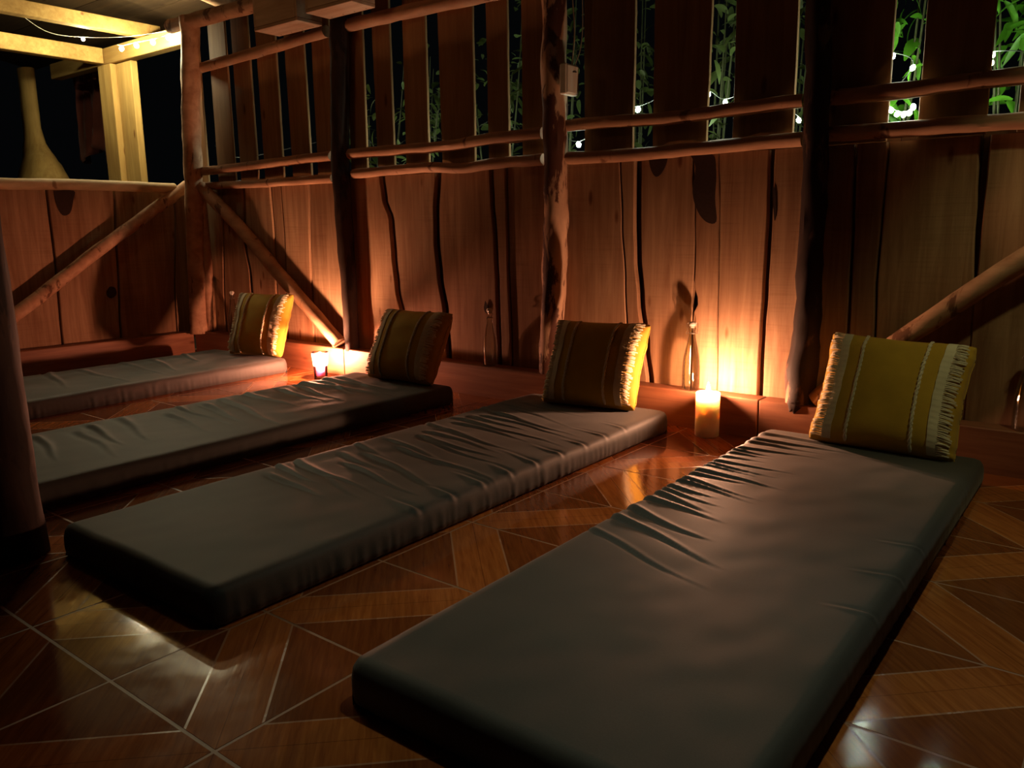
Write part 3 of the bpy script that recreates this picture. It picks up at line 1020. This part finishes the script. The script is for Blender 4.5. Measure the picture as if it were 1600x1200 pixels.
# ------------------------------------------------------------------ cushions
def cushion(label, loc, yaw, lean, w=.45, h=.415, t=.088, seed=0.0, roll=0.0):
    root = tag(empty('cushion', loc, (-lean, roll, yaw)), label, 'cushion', 'mustard cushions on the mattresses')

    def surf(u, v, side=-1, off=0.0):
        px = w / 2 * u * (1 - .075 * (1 - v * v) - .05 * (u * v) ** 6) + .004 * u * noise.noise((v * 5 + seed, u * .7, 4)); pz = h / 2 * v * (1 - .06 * (1 - u * u) - .05 * (u * v) ** 6)
        th = t * (max(0, (1 - u ** 4)) * max(0, (1 - v ** 4))) ** .46 * (.80 + .20 * (1 - u * u) * (1 - v * v))
        e = 1 - max(abs(u), abs(v))
        wr = .005 * math.exp(-e * 6) * noise.noise((u * 7 + seed, v * 7, side))  + .004 * noise.noise((u * 2.3 + seed, v * 2.3, side * 3.0))
        if side < 0 and abs(u) > .84:
            wr += .004 * math.sin(v * 34 + seed) * (abs(u) - .84) / .16
        return Vector((px, side * (th + off + (wr if th > .004 else 0)), h / 2 + pz))
    n = 36; mb = MB(); vs = []; fs = []
    us = [math.sin((i / n - .5) * math.pi) for i in range(n + 1)]
    for side in (-1, 1):
        o = len(vs)
        for u in us:
            for v in us:
                vs.append(surf(u, v, side))
        for i in range(n):
            for j in range(n):
                q = o + i * (n + 1) + j
                f = (q, q + n + 1, q + n + 2, q + 1)
                fs.append(f if side < 0 else f[::-1])
    mb.add(vs, fs)
    mb.build('cover', M['mustard'], root, True)
    # piping-like seam round the edge
    ring = [surf(us[i], -1) for i in range(n + 1)] + [surf(1, us[i]) for i in range(1, n + 1)] + [surf(us[n - i], 1) for i in range(1, n + 1)] + [surf(-1, us[n - i]) for i in range(1, n)]
    ring.append(ring[0])
    MB().tube(ring, .0022, 6, caps=False).build('seam', M['mustard'], root, True)
    for s in (-1, 1):
        # woven heading of the fringe
        ua, ub = .64, .77
        mb = MB(); vs = []; fs = []; nv = 60
        for k in range(nv + 1):
            v = -.965 + 1.93 * k / nv
            for q, (u, of) in enumerate(((ua, .0005), (ua, .004), (ua + .03, .0052), (ub - .03, .0052), (ub, .0055), (ub, .0005))):
                vs.append(surf(s * u, v, -1, of + (.0008 * math.sin(k * 2.1) if 0 < q < 5 else 0)))
        for k in range(nv):
            for i in range(5):
                q = k * 6 + i
                f = (q, q + 1, q + 7, q + 6)
                fs.append(f if s > 0 else f[::-1])
        mb.add(vs, fs)
        hd = mb.build('fringe_band', M['cream'], root, True)
        # loose strands, too many and fine to pick apart
        mb = MB(); ns = 62
        rr = random.Random(int(seed * 10) + s)
        for k in range(ns):
            v = -.955 + 1.91 * (k + .5) / ns
            dv = rr.uniform(-.022, .022); ue = .945 + rr.uniform(-.035, .02)
            lift = rr.uniform(.004, .014)
            pts = []
            for i in range(5):
                f = i / 4
                pts.append(surf(s * (ub - .01 + (ue - ub) * f), v + dv * f, -1, .004 + lift * math.sin(f * 2.2)))
            hw_ = .0026
            vv = []; ff = []
            for p in pts:
                vv += [p + Vector((0, 0, -hw_)), p + Vector((0, -.0016, 0)), p + Vector((0, 0, hw_)), p + Vector((0, .001, 0))]
            for i in range(4):
                for c in range(4):
                    d = (c + 1) % 4
                    ff.append((i * 4 + c, i * 4 + d, i * 4 + 4 + d, i * 4 + 4 + c))
            ff.append((16, 17, 18, 19))
            mb.add(vv, ff)
        fr = mb.build('fringe', M['cream'], hd, True)
        fr['kind'] = 'stuff'
        # narrow braid: two plaited cords
        for ph in (0, math.pi):
            P = []; nv = 110
            for k in range(nv + 1):
                v = -.97 + 1.94 * k / nv
                P.append(surf(s * .43 + .011 * math.sin(k * .62 + ph), v, -1, .0035 + .0012 * math.cos(k * .62 + ph)))
            MB().tube(P, .0038, 6).build('braid', M['cream'], root, True)
    return root


ZM = .083
R_ = math.radians
cushion('cushion lit yellow-green on the near right mattress', (-.618, 2.636, ZM - .008), R_(1), R_(27), .445, .385, seed=1.1, roll=R_(2.0))
cushion('mustard cushion left of the white pillar candle, brightly side-lit', (-1.695, 2.630, ZM), R_(7), R_(27), .415, .362, seed=2.2, roll=R_(-.5))
cushion('mustard cushion right of the pink candle', (-2.705, 2.585, ZM), R_(2), R_(28), .42, .36, seed=3.6)
cushion('mustard cushion farthest left, near the room corner', (-3.940, 2.662, ZM), R_(12), R_(22), .395, .375, t=.072, seed=4.9)

# ------------------------------------------------------------------ candles
def flame(parent, z, s=1.0, mat='flame'):
    pr = [(.0001, 0), (.0045, .004), (.0064, .010), (.0055, .018), (.0030, .027), (.0001, .036)]
    MB().lathe([(r * s, zz * s) for r, zz in pr], 12, c=(0, 0, z)).build('flame', M[mat], parent, True)


c2 = tag(empty('pillar_candle', (-1.262, 2.795, .0005)), 'tall white pillar candle burning on the tiles by the curb', 'candle')
rw, hw2 = .0445, .166
MB().lathe([(.0001, 0), (rw - .003, 0), (rw, .003), (rw + .0006, .05), (rw, .11), (rw, hw2 - .004), (rw - .002, hw2), (rw - .005, hw2 - .001),
            (rw - .010, hw2 - .006), (.012, hw2 - .009), (.0001, hw2 - .009)], 40).build('wax_body', M['wax_white'], c2, True)
MB().tube([(0, 0, hw2 - .010), (.0006, 0, hw2 - .003), (.0015, 0, hw2 + .003)], .0013, 6).build('wick', M['wick'], c2)
flame(c2, hw2 + .0005, 1.05)

c1 = tag(empty('cup_candle', (-3.488, 2.762, .0005)), 'small pink candle glowing in a tapered glass cup', 'candle')
MB().lathe([(.0001, 0), (.034, 0), (.0355, .003), (.037, .05), (.041, .100), (.0455, .134), (.0450, .135), (.0443, .134), (.0398, .100), (.0358, .05), (.0343, .006), (.0001, .006)], 36
           ).build('glass_cup', M['cup'], c1, True)
MB().lathe([(.0001, .0065), (.0339, .0065), (.0354, .05), (.0367, .064), (.034, .066), (.0001, .066)], 36).build('wax_fill', M['wax_pink'], c1, True)
MB().tube([(0, 0, .066), (.0005, 0, .071), (.0012, 0, .076)], .0012, 6).build('wick', M['wick'], c1)
flame(c1, .0745, 1.3, 'flame_cup')

# ------------------------------------------------------------------ swing-top bottles
def bottle(label, loc, rz):
    root = tag(empty('swing_top_bottle', loc, (0, 0, rz)), label, 'bottle', 'clear bottles standing on the curb')
    o = [(.0001, .0), (.030, .0), (.0345, .004), (.0355, .03), (.0345, .09), (.031, .13), (.024, .165), (.0165, .195), (.0135, .215), (.0130, .236), (.0150, .238), (.0150, .246), (.0130, .248)]
    i = [(max(.0001, r - .003), max(z, .006)) for r, z in o[::-1]]
    MB().lathe(o + i, 28).build('glass_body', M['glass'], root, True)
    st = MB().lathe([(.0001, .2445), (.0095, .2445), (.0105, .252), (.0145, .253), (.0150, .260), (.011, .267), (.0001, .269)], 20).build('stopper', M['ceramic'], root, True)
    for s in (-1, 1):
        w = [(s * .004, 0, .262), (s * .019, 0, .262), (s * .0205, -.003, .250), (s * .0185, -.004, .236), (s * .0225, .002, .226), (s * .0215, .010, .219), (s * .0165, .004, .224)]
        MB().tube(smooth_path(w, 4), .0012, 6).build('wire_bail', M['wire'], root, True)
    rg = [(.0150 * math.cos(a * math.pi / 12), .0150 * math.sin(a * math.pi / 12), .224) for a in range(25)]
    MB().tube(rg, .0012, 6, caps=False).build('neck_ring', M['wire'], root, True)
    return root


bottle('clear swing-top bottle behind the white pillar candle', (-1.386, 2.903, CZ + .0005), .5)
bottle('clear bottle in shade between the pink-candle cushion and the bark post', (-2.41, 2.903, CZ + .0005), 1.9)
bottle('clear bottle in the dark room corner behind the farthest cushion', (-4.49, 2.903, CZ + .0005), 2.6)
bottle('clear bottle cut off by the right edge of the view', (-.262, 2.903, CZ + .0005), .2)

# ------------------------------------------------------------------ lamps and one added fill, out of view overhead
def lamp_obj(kind, name, parent, loc, energy, color, size):
    d = bpy.data.lights.new(name, kind); d.energy = energy; d.color = color; d.shadow_soft_size = size
    o = bpy.data.objects.new(name, d); COL.objects.link(o); o.parent = parent; o.location = loc
    return o


def pendant(label, loc, tilt, watts, color, size, blend, cord):
    root = tag(empty('pendant_lamp', loc, (tilt, 0, 0)), label, 'lamp', 'shaded lamps under the roof')
    MB().lathe([(.010, .16), (.03, .155), (.055, .12), (.105, .02), (.125, -.03), (.122, -.03), (.102, .02), (.052, .117), (.028, .150), (.010, .153)], 28).build('lamp_shade', M['shade'], root, True)
    MB().tube(smooth_path([(0, 0, .155), (0, 0, .20), (0, .22 * math.sin(tilt), .24 + .2 * math.cos(tilt)), (0, (cord + .155) * math.sin(tilt), (cord + .155) * math.cos(tilt))], 4), .003, 6).build('cord', M['shade'], root)
    sp = lamp_obj('SPOT', 'bulb_light', root, (0, 0, -.035), watts, color, .035)
    sp.data.spot_size = math.radians(size); sp.data.spot_blend = blend
    return root


pendant('dark shaded pendant lamp hanging over the near right mattress', (-.66, 1.50, 2.05), 0.0, PENDANT_W, (.92, 1.0, .70), 66, .9, .32)
pendant('dark shaded lamp tilted towards the wall right of the blackened post', (.22, 2.22, 1.90), math.radians(25), WALL_LAMP_W, (1.0, .96, .46), 80, .6, .38)

lan = tag(empty('fill_lantern', (-3.5, 1.45, 2.30)), 'small warm fill lantern, unseen and added for ambient light over the far mattresses', 'lantern')  # added to lift the walls with warm ambient light
MB().tube([(0, 0, .10), (0, 0, .29)], .003, 6).build('cord', M['shade'], lan)  # cord of the added fill lantern
MB().lathe([(.028, .105), (.03, .10), (.032, .085), (.030, .08)], 20).build('cap', M['shade'], lan, True)
lamp_obj('POINT', 'bulb_light', lan, (0, 0, 0), FILL_LANTERN_W, (1.0, .56, .24), .09)  # added warm ambient fill

# ------------------------------------------------------------------ plants outside the slats
def leaf_mesh(L, W, mat, curl=.2):
    mb = MB(); vs = []; fs = []; n = 6
    for k in range(n + 1):
        t = k / n
        wd = W * math.sin(math.pi * min(1, t * .92 + .06)) ** .8
        z = -curl * L * t * t
        vs += [(-wd, L * t, z + wd * .25), (0, L * t, z), (wd, L * t, z + wd * .25)]
    for k in range(n):
        for i in range(2):
            q = k * 3 + i
            fs.append((q, q + 1, q + 4, q + 3))
    mb.add(vs, fs)
    return mb.mesh('leaf', mat, True)


LMESH = {}
for nm, mt in (('dark', M['leaf']), ('bright', M['leaf_bright'])):
    LMESH[nm] = [leaf_mesh(.10, .022, mt, .3), leaf_mesh(.13, .016, mt, .5), leaf_mesh(.085, .027, mt, .2)]
LMESH['big'] = [leaf_mesh(.14, .022, M['leaf_bright'], .5), leaf_mesh(.16, .030, M['leaf_bright'], .4), leaf_mesh(.12, .013, M['leaf_bright'], .6)]


def shrub(label, x, y, kind, h, spread, nst, nl, seed, zmin=.9):
    r = random.Random(seed)
    root = tag(empty('shrub', (x, y, -.12)), label, 'plant', 'shrubs growing outside the slatted wall')
    for s in range(nst):
        a = r.uniform(0, 2 * math.pi); rad = r.uniform(.05, spread)
        top = Vector((math.cos(a) * rad, math.sin(a) * rad * .6, h * r.uniform(.8, 1.05)))
        P = smooth_path([(math.cos(a) * .03, math.sin(a) * .03, 0), (top.x * .35, top.y * .35, h * .45), (top.x * .8, top.y * .8, h * .8), top], 5)
        MB().tube(P, [.008 - .006 * i / (len(P) - 1) for i in range(len(P))], 6).build('stem', M['stem'], root, True)
        for k in range(nl):
            t = r.uniform(.42, 1.0)
            p = P[min(len(P) - 1, int(t * (len(P) - 1)))] + Vector((r.gauss(0, .06), r.gauss(0, .06), r.gauss(0, .05)))
            o = bpy.data.objects.new('leaf', r.choice(LMESH[kind])); COL.objects.link(o); o.parent = root; o.location = p
            o.rotation_euler = (r.uniform(-.9, .7), r.uniform(-.6, .6), r.uniform(0, 2 * math.pi))
            sc = r.uniform(.35, .85) if kind == 'dark' else r.uniform(.4, .9); o.scale = (sc, sc, sc)
    return root


shrub('dim leafy shrub behind the slats left of the dark post', -4.1, 3.75, 'dark', 1.9, .34, 7, 16, 1)
shrub('leafy shrub behind the slats just right of the dark post', -3.35, 3.40, 'dark', 1.85, .28, 8, 22, 2)
shrub('leafy shrub behind the slats left of the bark post', -2.78, 3.42, 'dark', 2.0, .26, 8, 22, 3)
shrub('grassy shrub behind the slats at the junction box', -2.32, 3.36, 'dark', 2.0, .15, 8, 22, 4)
shrub('dark shrub behind the wide slats between bark post and blackened post', -2.05, 3.62, 'dark', 2.0, .16, 8, 22, 5)
shrub('dark shrub behind the slat gap with two white bulbs side by side', -1.54, 3.36, 'dark', 2.0, .14, 8, 22, 15)
shrub('shrub showing in the gap beside the blackened post', -1.30, 3.64, 'dark', 2.0, .14, 7, 22, 6)
shrub('vivid green plant in the upper right gap', -.83, 3.36, 'big', 1.95, .13, 8, 15, 7)
shrub('pale green plant in the gap at the far upper right', -.44, 3.38, 'big', 1.9, .13, 8, 15, 8)
